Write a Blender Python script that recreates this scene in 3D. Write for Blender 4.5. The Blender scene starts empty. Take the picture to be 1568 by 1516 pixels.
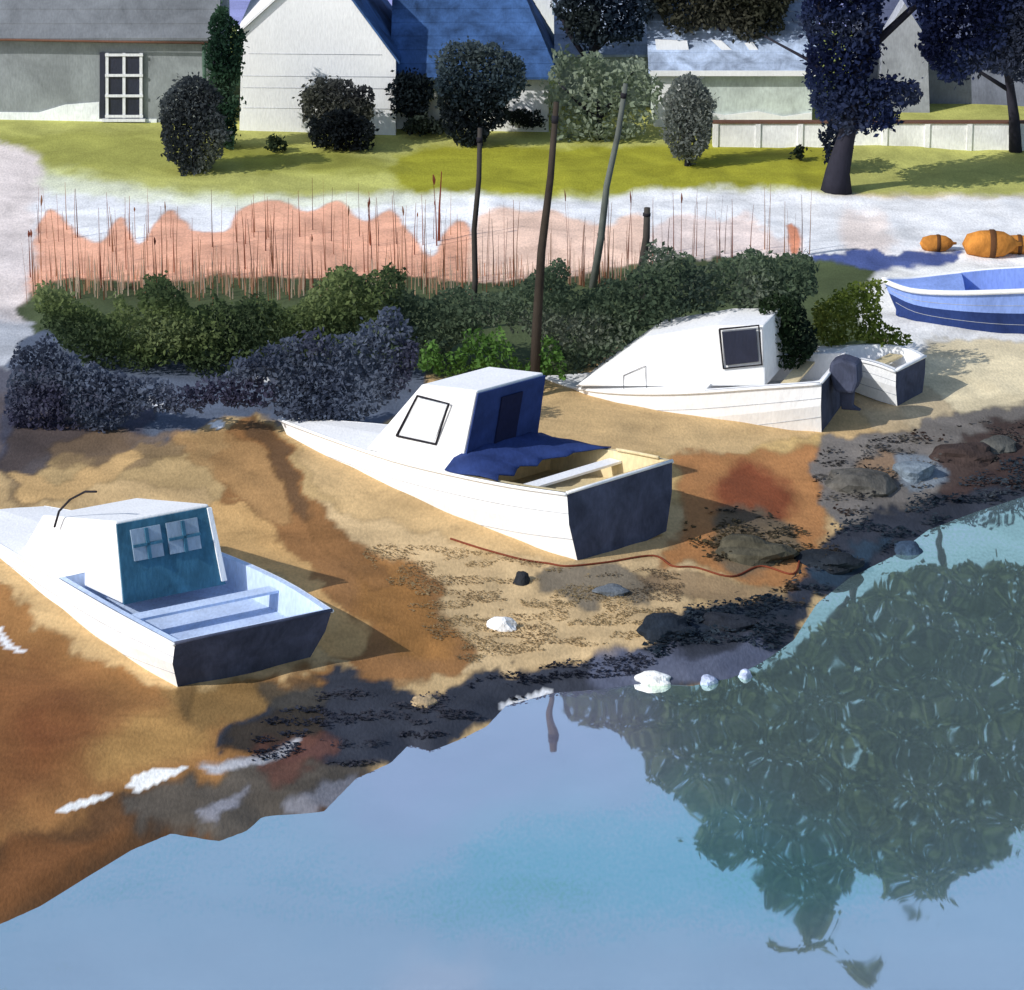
import bpy, math, random, bmesh
import numpy as np
from mathutils import Vector, Matrix
random.seed(4)
F=5456.0; CX,CY=784.0,758.0; PITCH=math.radians(17); CAMZ=18.0
cp,sp=math.cos(PITCH),math.sin(PITCH)
sc=bpy.context.scene
# ---------------------------------------------------------------- maths
def rays(u,v):
    u=np.asarray(u,float); v=np.asarray(v,float)
    xc=(u-CX)/F; yc=(CY-v)/F
    return np.stack([xc, cp+yc*sp, -sp+yc*cp],-1)
def hit(u,v,P0,n):
    d=rays(u,v); C=np.array([0,0,CAMZ]); n=np.asarray(n,float); P0=np.asarray(P0,float)
    t=((P0-C)@n)/(d@n); return C+d*t[...,None]
def on_y(u,v,y):
    d=rays(u,v); t=np.asarray(y)/d[...,1]; return np.array([0,0,CAMZ])+d*t[...,None]
def vnoise(x,y,seed=0):
    x=np.asarray(x,float);y=np.asarray(y,float)
    xi=np.floor(x).astype(np.int64);yi=np.floor(y).astype(np.int64);fx=x-xi;fy=y-yi
    fx=fx*fx*(3-2*fx);fy=fy*fy*(3-2*fy)
    def h(a,b):
        n=(a*374761393+b*668265263+seed*974711)&0x7fffffff
        n=((n^(n>>13))*1274126177)&0x7fffffff
        return ((n^(n>>16))&0xffff)/65535.0
    return (h(xi,yi)*(1-fx)+h(xi+1,yi)*fx)*(1-fy)+(h(xi,yi+1)*(1-fx)+h(xi+1,yi+1)*fx)*fy
def inpoly(x,y,P):
    P=np.asarray(P); r=np.zeros(x.shape,bool)
    m=(x>=P[:,0].min())&(x<=P[:,0].max())&(y>=P[:,1].min())&(y<=P[:,1].max())
    if not m.any(): return r
    xx=x[m];yy=y[m];c=np.zeros(xx.shape,bool);j=len(P)-1
    for i in range(len(P)):
        xi,yi=P[i];xj,yj=P[j]
        if yi!=yj:
            c^=((yi>yy)!=(yj>yy))&(xx<(xj-xi)*(yy-yi)/(yj-yi)+xi)
        j=i
    r[m]=c; return r
def catmull(P,n=4,closed=True):
    P=np.asarray(P,float);N=len(P);o=[]
    rng=range(N) if closed else range(N-1)
    for i in rng:
        if closed: a,b,c,d=P[(i-1)%N],P[i],P[(i+1)%N],P[(i+2)%N]
        else: a,b,c,d=P[max(i-1,0)],P[i],P[i+1],P[min(i+2,N-1)]
        for k in range(n):
            t=k/n;o.append(.5*((2*b)+(-a+c)*t+(2*a-5*b+4*c-d)*t*t+(-a+3*b-3*c+d)*t**3))
    if not closed:o.append(P[-1])
    return np.array(o)
# ---------------------------------------------------------------- terrain
shore_px=[(0,1415),(60,1388),(130,1345),(200,1302),(262,1276),(335,1288),(378,1272),(402,1250),(495,1243),(545,1192),(598,1168),(626,1140),(660,1150),(705,1132),(745,1112),(775,1080),(850,1060),(915,1056),(985,1046),(1060,1050),(1120,1038),(1170,1012),(1215,980),(1250,925),(1300,885),(1370,850),(1420,812),(1490,785),(1568,760)]
sp_=np.array(shore_px,float)
shW=hit(sp_[:,0],sp_[:,1],(0,0,0),(0,0,1))[:,:2]
shore=np.vstack([[(-5000,-300),(-400,-60),(-60,18),(-12,36)],shW,[(14,62.5),(30,67),(100,80),(600,100),(5000,300)]])
landpoly=np.vstack([shore,[(5000,9000),(-5000,9000)]])
def sdist(x,y):
    best=np.full(x.shape,1e9)
    for i in range(len(shore)-1):
        a=shore[i];b=shore[i+1];ab=b-a
        t=np.clip(((x-a[0])*ab[0]+(y-a[1])*ab[1])/(ab@ab),0,1)
        best=np.minimum(best,np.hypot(x-a[0]-t*ab[0],y-a[1]-t*ab[1]))
    return np.where(inpoly(x,y,landpoly),best,-best)
def terrain(x,y):
    x=np.atleast_1d(np.asarray(x,float));y=np.atleast_1d(np.asarray(y,float))
    s=sdist(x,y)
    z=np.interp(s,[-300,-10,-2,0,.35,1.5,6,15,30,50,300],[-6,-1.6,-.45,0,.14,.28,.62,1.0,1.5,2.0,4.0])
    z=z+np.clip(s/4,0,1)*(vnoise(x*.35,y*.35,3)-.5)*.16+np.clip(s/1,0,1)*(vnoise(x*2.2,y*1.4,31)-.5)*.05*(s<22)
    k=np.clip((y-100)/60,0,1); z=z+k*k*(3-2*k)*14
    return z
def on_ground(u,v):
    u=np.atleast_1d(np.asarray(u,float));v=np.atleast_1d(np.asarray(v,float))
    d=rays(u,v); z=np.zeros(len(u))
    for _ in range(25):
        t=(z-CAMZ)/d[:,2]; p=np.array([0,0,CAMZ])+d*t[:,None]
        z=.5*z+.5*terrain(p[:,0],p[:,1])
    return p
def G(u,v): return on_ground([u],[v])[0]
# ---------------------------------------------------------------- colour / materials
def lin(h,k=1.0,ds=.1):
    h=h.lstrip('#');c=[int(h[i:i+2],16)/255 for i in (0,2,4)]
    c=[(((x+.055)/1.055)**2.4 if x>.04045 else x/12.92)*k for x in c]
    l=.3*c[0]+.55*c[1]+.15*c[2]
    return [min(.86,x*(1-ds)+l*ds) for x in c]
_m={}
def mat(name,hexc=None,attr=False,rough=.85,wash=.2,grain=.1,k=1.12,spec=.15,bump=.2,wscale=.9,trans=0):
    if name in _m:return _m[name]
    m=bpy.data.materials.new(name);m.use_nodes=True;nt=m.node_tree;N=nt.nodes;L=nt.links
    b=N['Principled BSDF'];b.inputs['Roughness'].default_value=rough;b.inputs['Specular IOR Level'].default_value=spec
    g=N.new('ShaderNodeNewGeometry')
    n1=N.new('ShaderNodeTexNoise');n1.inputs['Scale'].default_value=wscale;n1.inputs['Detail'].default_value=7;n1.inputs['Roughness'].default_value=.62
    n1.inputs['Distortion'].default_value=.6
    L.new(g.outputs['Position'],n1.inputs['Vector'])
    vm=N.new('ShaderNodeVectorMath');vm.operation='MULTIPLY';vm.inputs[1].default_value=(24,9,8)
    L.new(g.outputs['Position'],vm.inputs[0])
    n2=N.new('ShaderNodeTexNoise');n2.inputs['Scale'].default_value=1;n2.inputs['Detail'].default_value=3
    L.new(vm.outputs[0],n2.inputs['Vector'])
    def mr(s,a):
        r=N.new('ShaderNodeMapRange');r.inputs[1].default_value=.3;r.inputs[2].default_value=.7
        r.inputs[3].default_value=1-a;r.inputs[4].default_value=1+a;L.new(s,r.inputs[0]);return r.outputs[0]
    mu=N.new('ShaderNodeMath');mu.operation='MULTIPLY';L.new(mr(n1.outputs[0],wash),mu.inputs[0]);L.new(mr(n2.outputs[0],grain),mu.inputs[1])
    s=N.new('ShaderNodeVectorMath');s.operation='SCALE';L.new(mu.outputs[0],s.inputs['Scale'])
    if attr:
        a=N.new('ShaderNodeAttribute');a.attribute_name='Col';L.new(a.outputs['Color'],s.inputs[0])
    else: s.inputs[0].default_value=lin(hexc,k)
    L.new(s.outputs[0],b.inputs['Base Color'])
    bp=N.new('ShaderNodeBump');bp.inputs['Strength'].default_value=bump;bp.inputs['Distance'].default_value=.03
    L.new(n2.outputs[0],bp.inputs['Height']);L.new(bp.outputs[0],b.inputs['Normal'])
    if trans:
        t=N.new('ShaderNodeBsdfTranslucent');L.new(s.outputs[0],t.inputs[0]);mx=N.new('ShaderNodeMixShader');mx.inputs[0].default_value=trans
        L.new(b.outputs[0],mx.inputs[1]);L.new(t.outputs[0],mx.inputs[2]);L.new(mx.outputs[0],N['Material Output'].inputs[0])
    _m[name]=m;return m
WHITE=lambda:mat('white_paint','#eaeef3',k=1.12,wash=.05,grain=.05)
# ---------------------------------------------------------------- object helpers
def empty(name,loc):
    e=bpy.data.objects.new(name,None);sc.collection.objects.link(e);e.location=loc;e.empty_display_size=.3;return e
def link(o,parent=None):
    sc.collection.objects.link(o)
    if parent is not None:
        o.parent=parent;o.matrix_parent_inverse=Matrix.Translation(-Vector(parent.location))
    return o
def mesh(name,V,Fc,mats,idx=None,parent=None,bev=0,smooth=False):
    me=bpy.data.meshes.new(name);me.from_pydata([tuple(map(float,v)) for v in V],[],[tuple(f) for f in Fc])
    for m in (mats if isinstance(mats,list) else [mats]):me.materials.append(m)
    if idx:
        for p,i in zip(me.polygons,idx):p.material_index=i
    if smooth:
        for p in me.polygons:p.use_smooth=True
    bm=bmesh.new();bm.from_mesh(me);bmesh.ops.recalc_face_normals(bm,faces=bm.faces);bm.to_mesh(me);bm.free()
    o=link(bpy.data.objects.new(name,me),parent)
    if bev:
        b=o.modifiers.new('b','BEVEL');b.width=bev;b.segments=2
    return o
def box(name,x0,x1,y0,y1,z0,z1,m,parent=None,bev=0):
    V=[(x,y,z) for z in(z0,z1) for y in(y0,y1) for x in(x0,x1)]
    return mesh(name,V,[(0,1,3,2),(4,5,7,6),(0,1,5,4),(2,3,7,6),(0,2,6,4),(1,3,7,5)],m,parent=parent,bev=bev)
def tube(name,P,R,m,parent=None,seg=8,smooth=True):
    P=[Vector(p) for p in P];V=[];Fc=[]
    if not hasattr(R,'__len__'):R=[R]*len(P)
    for i,p in enumerate(P):
        t=(P[min(i+1,len(P)-1)]-P[max(i-1,0)]).normalized()
        a=t.cross(Vector((0,1,.13)));a=a.normalized() if a.length>1e-3 else Vector((1,0,0));b=t.cross(a)
        for k in range(seg):
            q=2*math.pi*k/seg;V.append(p+(a*math.cos(q)+b*math.sin(q))*R[i])
    for i in range(len(P)-1):
        for k in range(seg):
            Fc.append((i*seg+k,i*seg+(k+1)%seg,(i+1)*seg+(k+1)%seg,(i+1)*seg+k))
    Fc.append(tuple(range(seg)));Fc.append(tuple((len(P)-1)*seg+k for k in range(seg)))
    return mesh(name,V,Fc,m,parent=parent,smooth=smooth)
def prism(name,A,B,m,parent=None,bev=0,idx=None):
    n=len(A);V=list(A)+list(B);Fc=[tuple(range(n)),tuple(range(2*n-1,n-1,-1))]+[(i,(i+1)%n,n+(i+1)%n,n+i) for i in range(n)]
    return mesh(name,V,Fc,m,idx=idx,parent=parent,bev=bev)
def panel(name,px,P0,n,th,m,parent=None,bev=0):
    px=np.array(px,float);n=np.array(n,float);A=hit(px[:,0],px[:,1],P0,n)
    return prism(name,A,A+n*th,m,parent,bev)
def frame(name,px,P0,n,r,m,parent=None):
    px=np.array(list(px)+[px[0]],float);n=np.array(n,float);A=hit(px[:,0],px[:,1],P0,n)
    return tube(name,A+n*r*.6,r,m,parent,seg=6,smooth=False)
# ---------------------------------------------------------------- foliage
def leafmesh(name,C,leaf,pal,seed,kk,parent,flat=1.0):
    rng=np.random.default_rng(seed+99);n=len(C)
    a=rng.normal(size=(n,3));a[:,2]*=flat;a/=np.linalg.norm(a,axis=1)[:,None]
    b=rng.normal(size=(n,3));b[:,2]*=flat;b=np.cross(a,np.cross(a,b)) if flat<1 else np.cross(a,b);b/=np.linalg.norm(b,axis=1)[:,None]
    s=leaf*rng.uniform(.6,1.3,n)[:,None]
    V=np.stack([C-a*s*.9,C+b*s*.5,C+a*s*.9,C-b*s*.5],1).reshape(-1,3)
    me=bpy.data.meshes.new(name);me.vertices.add(4*n);me.vertices.foreach_set('co',V.ravel())
    me.loops.add(4*n);me.loops.foreach_set('vertex_index',np.arange(4*n));me.polygons.add(n)
    me.polygons.foreach_set('loop_start',np.arange(n)*4);me.update(calc_edges=True)
    pl=np.array([lin(h,kk) for h in pal])
    f=vnoise(C[:,0]*1.1+C[:,1]*.7,C[:,2]*1.3+C[:,1]*.2,seed)*1.5-.25+rng.uniform(-.06,.06,n);f=np.clip(f,0,.999)*(len(pl)-1)
    i=np.floor(f).astype(int);w=(f-i)[:,None];c=pl[i]*(1-w)+pl[np.minimum(i+1,len(pl)-1)]*w
    c=np.hstack([c,np.ones((n,1))]).repeat(4,0)
    at=me.color_attributes.new('Col','FLOAT_COLOR','POINT');at.data.foreach_set('color',c.astype(np.float32).ravel())
    me.materials.append(mat('foliage',attr=True,wash=.16,grain=.08,spec=.03,bump=0,trans=.5))
    return link(bpy.data.objects.new(name,me),parent)
def leaves(name,polys,leaf,pal,dens=3.0,thick=.6,parent=None,refl=False,seed=1,kk=1.2,clump=.35):
    rng=np.random.default_rng(seed);C=[];
    for poly,Y in polys:
        P=catmull(poly,4);x0,y0=P.min(0);x1,y1=P.max(0)
        ppm=F/np.hypot(Y,15)
        area=(x1-x0)*(y1-y0);n=int(area/((leaf*ppm)**2*.5)*dens)
        u=rng.uniform(x0,x1,n);v=rng.uniform(y0,y1,n)
        wu=u+(vnoise(u/14,v/14,seed)-.5)*14;wv=v+(vnoise(u/14,v/14,seed+5)-.5)*14
        k=inpoly(wu,wv,P);u=u[k];v=v[k]
        if len(u)==0:continue
        nc=max(3,int(len(u)*.02));ci=rng.integers(0,len(u),nc)
        m=int(len(u)*clump);cc=ci[rng.integers(0,nc,m)]
        u=np.concatenate([u,u[cc]+rng.normal(0,leaf*ppm*1.2,m)]);v=np.concatenate([v,v[cc]+rng.normal(0,leaf*ppm*1.2,m)])
        dy=rng.uniform(-thick,thick,len(u))
        if refl:
            d=rays(u,v);t=-CAMZ/d[:,2];p=np.array([0,0,CAMZ])+d*t[:,None];d2=d*np.array([1,1,-1])
            t2=(Y+dy-p[:,1])/d2[:,1];C.append(p+d2*t2[:,None])
        else:C.append(on_y(u,v,Y+dy))
    return leafmesh(name,np.vstack(C),leaf,pal,seed,kk,parent)
def weed(name,poly,leaf,pal,dens=1.5,h=.18,seed=1,thr=.36):
    P=catmull(poly,4);rng=np.random.default_rng(seed);x0,y0=P.min(0);x1,y1=P.max(0)
    n=int((x1-x0)*(y1-y0)/((leaf*95)**2*.25)*dens);u=rng.uniform(x0,x1,n);v=rng.uniform(y0,y1,n)
    k=inpoly(u,v,P)&(vnoise(u/44+v/60,v/9,seed)*.8+vnoise(u/9,v/4,seed+1)*.2>thr);u=u[k];v=v[k]
    C=on_ground(u,v);C[:,2]+=rng.uniform(0,1,len(C))**2*h*vnoise(u/20,v/8,seed+3)*2+.01
    return leafmesh(name,C,leaf,pal,seed,1.1,None,flat=.15)
# ---------------------------------------------------------------- zone colouring
def paint(X,Y,col,zones,proj,edge=.2):
    for z in zones:
        poly,hx=z[0],z[1];soft=z[2] if len(z)>2 else 0.0;al=z[3] if len(z)>3 else 1.0;warp=z[4] if len(z)>4 else 1.0
        P=np.array(poly,float);P=catmull(P,5) if len(P)>4 else catmull(P,2);W=proj(P)
        wx=X+(vnoise(X*2.5,Y*1.2,11)-.5)*.3*warp+(vnoise(X*9,Y*4,12)-.5)*.1*warp
        wy=Y+(vnoise(X*2.5,Y*1.2,21)-.5)*.7*warp+(vnoise(X*9,Y*4,22)-.5)*.3*warp
        offs=[(0,0)] if soft==0 else [(math.cos(a)*soft*r,math.sin(a)*soft*2.5*r) for a in np.arange(8)*math.pi/4 for r in(.4,1)]
        m=(X>W[:,0].min()-2)&(X<W[:,0].max()+2)&(Y>W[:,1].min()-5)&(Y<W[:,1].max()+5)
        if not m.any():continue
        acc=np.zeros(m.sum())
        for ox,oy in offs:acc+=inpoly(wx[m]+ox,wy[m]+oy,W)
        acc=(acc/len(offs))[:,None];e=4*acc*(1-acc)*(edge if 0<soft<=.06 else 0)
        acc=acc*al;col[m]=(col[m]*(1-acc)+np.array(lin(hx,1.08))*acc)*(1-e)
def grid(name,xs,ys,zf,zones,base,proj,material):
    X,Y=np.meshgrid(xs,ys);X=X.ravel();Y=Y.ravel();Z=zf(X,Y)
    col=base(X,Y);paint(X,Y,col,zones,proj)
    nx,ny=len(xs),len(ys);n=nx*ny
    me=bpy.data.meshes.new(name);me.vertices.add(n);me.vertices.foreach_set('co',np.stack([X,Y,Z],1).ravel())
    i=(np.arange(ny-1)[:,None]*nx+np.arange(nx-1)[None]).ravel();q=np.stack([i,i+1,i+nx+1,i+nx],1)
    me.loops.add(q.size);me.loops.foreach_set('vertex_index',q.ravel());me.polygons.add(len(q))
    me.polygons.foreach_set('loop_start',np.arange(len(q))*4);me.polygons.foreach_set('use_smooth',np.ones(len(q),bool));me.update(calc_edges=True)
    at=me.color_attributes.new('Col','FLOAT_COLOR','POINT')
    at.data.foreach_set('color',np.hstack([col,np.ones((n,1))]).astype(np.float32).ravel())
    me.materials.append(material);return link(bpy.data.objects.new(name,me))
geo=lambda a,b,n:np.sign(b-a)*np.geomspace(1,abs(b-a)+1,n)[1:]-np.sign(b-a)+a
xs=np.concatenate([geo(-15.5,-4000,24)[::-1],np.arange(-15.5,16.5,.055),geo(16.5,4000,24)])
ys=np.concatenate([geo(36,-290,12)[::-1],np.arange(36,101,.11),geo(101,6000,34)])
Z=[]
Z+=[([(-300,150),(1900,150),(1900,300),(1568,300),(1240,300),(900,330),(500,330),(-300,330)],'#b0b058',.15,1,.5),
    ([(-300,205),(0,205),(250,205),(450,250),(300,268),(0,250),(-300,250)],'#96963e',.2,.8),
    ([(620,232),(760,225),(1000,222),(1260,215),(1262,282),(1000,292),(760,296),(620,285)],'#989612',.12),
    ([(300,225),(420,222),(560,240),(640,262),(500,268),(380,255)],'#86861c',.25,.7),
    ([(-300,268),(0,262),(130,275),(300,300),(500,300),(700,296),(900,305),(1000,292),(1200,290),(1300,300),(1568,300),(1900,300),(1900,420),(1300,420),(900,480),(-300,480)],'#efeeea',.16,1,.6),
    ([(-300,262),(60,255),(200,282),(420,300),(640,300),(700,306),(400,318),(0,290),(-300,290)],'#cdd296',.25,.6),
    ([(38,480),(50,370),(75,322),(110,350),(150,372),(185,332),(215,375),(255,322),(300,350),(345,352),(372,318),(430,308),(470,325),(520,308),(560,338),(600,322),(640,372),(662,392),(690,345),(720,352),(722,470),(560,470),(300,480)],'#e9aa88',.04,1,.4),
    ([(724,470),(726,350),(760,318),(800,325),(850,322),(890,338),(930,345),(985,330),(990,440),(860,470)],'#ecc0a4',.08,.9,.5),
    ([(1000,440),(1010,345),(1060,330),(1110,340),(1150,330),(1190,372),(1215,350),(1235,398),(1150,420)],'#e8cfc2',.1,.8),
    ([(1290,318),(1320,330),(1350,325),(1360,385),(1300,388)],'#e4d2c6',.2,.8),
    ([(1205,345),(1222,350),(1226,385),(1212,388)],'#e0906a',.03,1,.2),
    ([(-300,200),(35,225),(50,330),(45,480),(60,520),(-300,520)],'#dccfc8',.15),
    ([(-300,480),(60,490),(90,530),(70,600),(-300,620)],'#a9acb2',.2),
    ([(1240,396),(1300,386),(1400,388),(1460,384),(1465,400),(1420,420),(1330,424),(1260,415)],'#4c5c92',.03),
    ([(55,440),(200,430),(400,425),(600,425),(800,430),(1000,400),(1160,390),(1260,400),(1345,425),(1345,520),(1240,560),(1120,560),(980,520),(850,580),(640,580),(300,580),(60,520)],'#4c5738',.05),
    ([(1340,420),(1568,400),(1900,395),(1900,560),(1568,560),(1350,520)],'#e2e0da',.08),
    ([(20,560),(70,500),(150,540),(300,560),(500,545),(640,565),(640,620),(560,650),(440,650),(340,645),(200,690),(100,705),(10,720)],'#586274',.04),  # slate mud, shrub shade put into this and the next zone's colour
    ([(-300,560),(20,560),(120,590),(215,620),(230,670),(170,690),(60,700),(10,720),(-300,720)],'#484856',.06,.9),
    ([(10,735),(30,650),(110,625),(170,660),(200,690),(150,730),(60,770)],'#54473f',.06,.8),
    ([(35,755),(100,700),(180,720),(250,680),(350,660),(420,640),(500,760),(560,830),(430,860),(330,760),(200,740)],'#b39562',.05),
    ([(70,690),(150,660),(230,665),(300,690),(230,715),(130,720)],'#7a6348',.05,.7),
    ([(20,720),(110,735),(200,690),(190,730),(110,760),(40,765)],'#bf9a62',.04),
    ([(1410,525),(1568,525),(1900,520),(1900,640),(1568,630),(1450,660),(1380,660)],'#d9c8a0',.06),
    ([(1330,600),(1420,590),(1470,650),(1400,660),(1320,650)],'#b9a37e',.05,.8),
    ([(480,770),(700,830),(880,860),(1040,850),(1060,900),(1000,990),(850,1010),(700,1030),(660,900),(560,850)],'#c6a878',.05),
    ([(820,690),(1040,700),(1250,670),(1260,720),(1060,760),(900,760)],'#c09f62',.05),
    ([(360,650),(430,655),(480,770),(600,860),(670,880),(690,960),(720,1010),(640,1045),(560,1040),(500,1000),(520,940),(440,860),(370,800),(330,720)],'#96693a',.04,1),
    ([(250,670),(350,660),(420,720),(440,800),(400,800),(340,740)],'#a8814e',.05,.8),
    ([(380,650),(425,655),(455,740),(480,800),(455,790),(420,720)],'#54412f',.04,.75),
    ([(330,760),(400,800),(470,870),(510,910),(570,950),(545,1005),(500,1005),(440,900),(350,860)],'#cca060',.04,.9),
    ([(540,870),(620,870),(670,930),(690,1000),(620,1010),(560,940)],'#96672c',.12,.7),
    ([(480,775),(560,850),(600,880),(560,900),(500,850),(470,800)],'#8a6034',.05,.7),
    ([(-300,850),(0,905),(80,965),(265,1055),(420,1040),(500,1030),(460,1130),(200,1250),(0,1420),(-300,1500)],'#9a6c38',.04),
    ([(-300,1000),(60,1010),(160,1060),(190,1130),(120,1200),(0,1260),(-300,1300)],'#744624',.4,.75),
    ([(20,1090),(90,1080),(120,1120),(60,1160),(10,1140)],'#6a3a1c',.3,.6),
    ([(150,1130),(280,1090),(330,1130),(240,1170),(150,1190)],'#b08848',.2,.7),
    ([(260,1050),(420,1050),(540,1045),(500,1110),(360,1120),(280,1090)],'#84683a',.1,.8),
    ([(275,1050),(300,1052),(292,1098),(284,1098)],'#6a5230',.03,.8,.3),
    ([(-200,1330),(0,1290),(60,1275),(200,1215),(330,1190),(460,1120),(560,1150),(560,1300),(0,1460),(-200,1460)],'#604227',.1,1),
    ([(0,1290),(100,1290),(200,1270),(120,1340),(0,1400)],'#7e5028',.12,.8),
    ([(180,1230),(330,1190),(460,1140),(600,1150),(560,1190),(480,1240),(380,1290),(300,1290),(230,1280)],'#555048',.06,.9),
    ([(300,1240),(340,1225),(385,1230),(370,1250),(310,1255)],'#86868e',.03,.9),
    ([(440,1215),(520,1190),(560,1185),(520,1240),(450,1245)],'#8a8a92',.04,.8),
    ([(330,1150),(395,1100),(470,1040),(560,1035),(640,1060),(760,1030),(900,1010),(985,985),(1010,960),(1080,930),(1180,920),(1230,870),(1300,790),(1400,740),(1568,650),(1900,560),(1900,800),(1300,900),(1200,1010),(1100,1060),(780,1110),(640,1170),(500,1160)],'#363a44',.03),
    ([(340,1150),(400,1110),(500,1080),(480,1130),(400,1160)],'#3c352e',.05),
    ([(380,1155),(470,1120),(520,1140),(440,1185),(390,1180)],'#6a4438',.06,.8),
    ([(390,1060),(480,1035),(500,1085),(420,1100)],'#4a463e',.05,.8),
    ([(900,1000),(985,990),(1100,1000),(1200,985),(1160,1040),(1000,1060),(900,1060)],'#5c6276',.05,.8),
    ([(1040,700),(1160,690),(1255,690),(1260,760),(1240,880),(1160,890),(1060,860),(1010,870),(1040,790)],'#aa7440',.06),
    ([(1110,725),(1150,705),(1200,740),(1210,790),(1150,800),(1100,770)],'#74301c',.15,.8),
    ([(1090,800),(1170,775),(1220,810),(1210,860),(1120,870)],'#5c5848',.08,.85),
    ([(1260,680),(1400,650),(1568,620),(1900,560),(1900,680),(1568,690),(1430,760),(1300,800),(1250,770)],'#746e68',.05),
    ([(1310,700),(1360,690),(1380,730),(1330,760)],'#8a6a48',.06,.7),
    ([(1440,690),(1568,640),(1900,580),(1900,700),(1568,735),(1450,760)],'#44342f',.06,.9),
    ([(1370,700),(1420,690),(1450,720),(1400,755)],'#74828e',.04,.7),
    ([(820,870),(900,865),(1010,880),(1000,910),(900,925),(820,900)],'#5c5a54',.04,.8),
    ([(990,880),(1060,880),(1200,900),(1180,920),(1060,920)],'#8a7050',.06,.8),
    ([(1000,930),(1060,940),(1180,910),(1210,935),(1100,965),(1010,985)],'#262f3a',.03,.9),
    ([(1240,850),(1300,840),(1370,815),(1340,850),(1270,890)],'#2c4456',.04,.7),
    ([(196,1200),(225,1180),(285,1178),(240,1200),(210,1212)],'#ece9e2',0,1,.2),
    ([(88,1238),(160,1218),(164,1226),(95,1246)],'#ece9e2',0,1,.2),
    ([(300,1172),(390,1160),(455,1128),(440,1150),(370,1180)],'#aaaaae',.02,1,.3),
    ([(768,1078),(840,1056),(846,1062),(780,1086)],'#e0e0e0',0,1,.1),
    ([(630,1075),(650,1060),(672,1070),(655,1084)],'#b9a080',0,1,.3),
    ([(0,960),(15,985),(42,1000),(30,1000),(0,985)],'#ecebe8',0,1,.1),
    ([(225,606),(262,628),(262,634),(232,620)],'#ecebe8',0,1,.1),([(380,578),(425,576),(425,584),(380,585)],'#ecebe8',0,1,.1),
    ([(320,648),(342,645),(340,656),(328,656)],'#ecebe8',0,1,.1),
]
def gbase(X,Y):
    c=np.tile(np.array(lin('#bf9f6c',1.1)),(len(X),1));c[Y>80]=lin('#8f9a45',1.1);c[Y>97]=lin('#9094c4',1.1)
    return c
gproj=lambda P:on_ground(P[:,0],P[:,1])[:,:2]
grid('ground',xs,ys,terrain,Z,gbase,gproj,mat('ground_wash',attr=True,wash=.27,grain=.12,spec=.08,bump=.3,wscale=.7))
# ---------------------------------------------------------------- water
wx=np.concatenate([geo(-12,-4000,20)[::-1],np.arange(-12,14,.15),geo(14,4000,20)])
wy=np.concatenate([geo(34,-290,12)[::-1],np.arange(34,66,.2),geo(66,400,10)])
ZW=[([(540,1050),(1000,1050),(1020,1200),(930,1225),(760,1240),(640,1300),(560,1290),(520,1230)],'#c6c6f0',.6,.95),  # violet, turquoise and grey zones put reflected sky into the water colour
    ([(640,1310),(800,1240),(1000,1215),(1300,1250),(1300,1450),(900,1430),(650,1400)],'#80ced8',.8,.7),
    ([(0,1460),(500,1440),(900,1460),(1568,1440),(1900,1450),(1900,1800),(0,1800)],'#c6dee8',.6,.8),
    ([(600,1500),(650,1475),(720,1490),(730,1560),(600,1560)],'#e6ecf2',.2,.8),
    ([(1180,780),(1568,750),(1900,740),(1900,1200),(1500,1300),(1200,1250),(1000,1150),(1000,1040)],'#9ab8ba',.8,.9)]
wm=bpy.data.materials.new('water');wm.use_nodes=True;nt=wm.node_tree;N=nt.nodes;L=nt.links
for n in list(N):N.remove(n)
out=N.new('ShaderNodeOutputMaterial');mx=N.new('ShaderNodeMixShader');df=N.new('ShaderNodeBsdfDiffuse');gl=N.new('ShaderNodeBsdfGlossy')
a=N.new('ShaderNodeAttribute');a.attribute_name='Col';g=N.new('ShaderNodeNewGeometry')
gl.inputs['Roughness'].default_value=.02;mx.inputs[0].default_value=.84
gm=N.new('ShaderNodeVectorMath');gm.operation='MULTIPLY';gm.inputs[1].default_value=(20,7,8);L.new(g.outputs['Position'],gm.inputs[0])
gn=N.new('ShaderNodeTexNoise');gn.inputs['Scale'].default_value=1;gn.inputs['Detail'].default_value=3;L.new(gm.outputs[0],gn.inputs['Vector'])
wn=N.new('ShaderNodeTexNoise');wn.inputs['Scale'].default_value=.35;wn.inputs['Detail'].default_value=6;wn.inputs['Distortion'].default_value=.8;L.new(g.outputs['Position'],wn.inputs['Vector'])
def mr(s,lo,hi):
    r=N.new('ShaderNodeMapRange');r.inputs[1].default_value=.3;r.inputs[2].default_value=.7;r.inputs[3].default_value=lo;r.inputs[4].default_value=hi;L.new(s,r.inputs[0]);return r.outputs[0]
mu=N.new('ShaderNodeMath');mu.operation='MULTIPLY';L.new(mr(gn.outputs[0],.9,1.1),mu.inputs[0]);L.new(mr(wn.outputs[0],.86,1.12),mu.inputs[1])
sv=N.new('ShaderNodeVectorMath');sv.operation='SCALE';L.new(a.outputs['Color'],sv.inputs[0]);L.new(mu.outputs[0],sv.inputs['Scale'])
L.new(sv.outputs[0],df.inputs[0])
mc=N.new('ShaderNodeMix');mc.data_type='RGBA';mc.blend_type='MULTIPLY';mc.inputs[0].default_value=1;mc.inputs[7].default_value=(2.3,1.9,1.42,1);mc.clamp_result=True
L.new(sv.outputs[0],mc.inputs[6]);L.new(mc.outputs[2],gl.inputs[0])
vm=N.new('ShaderNodeVectorMath');vm.operation='MULTIPLY';vm.inputs[1].default_value=(.9,.4,1);L.new(g.outputs['Position'],vm.inputs[0])
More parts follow.
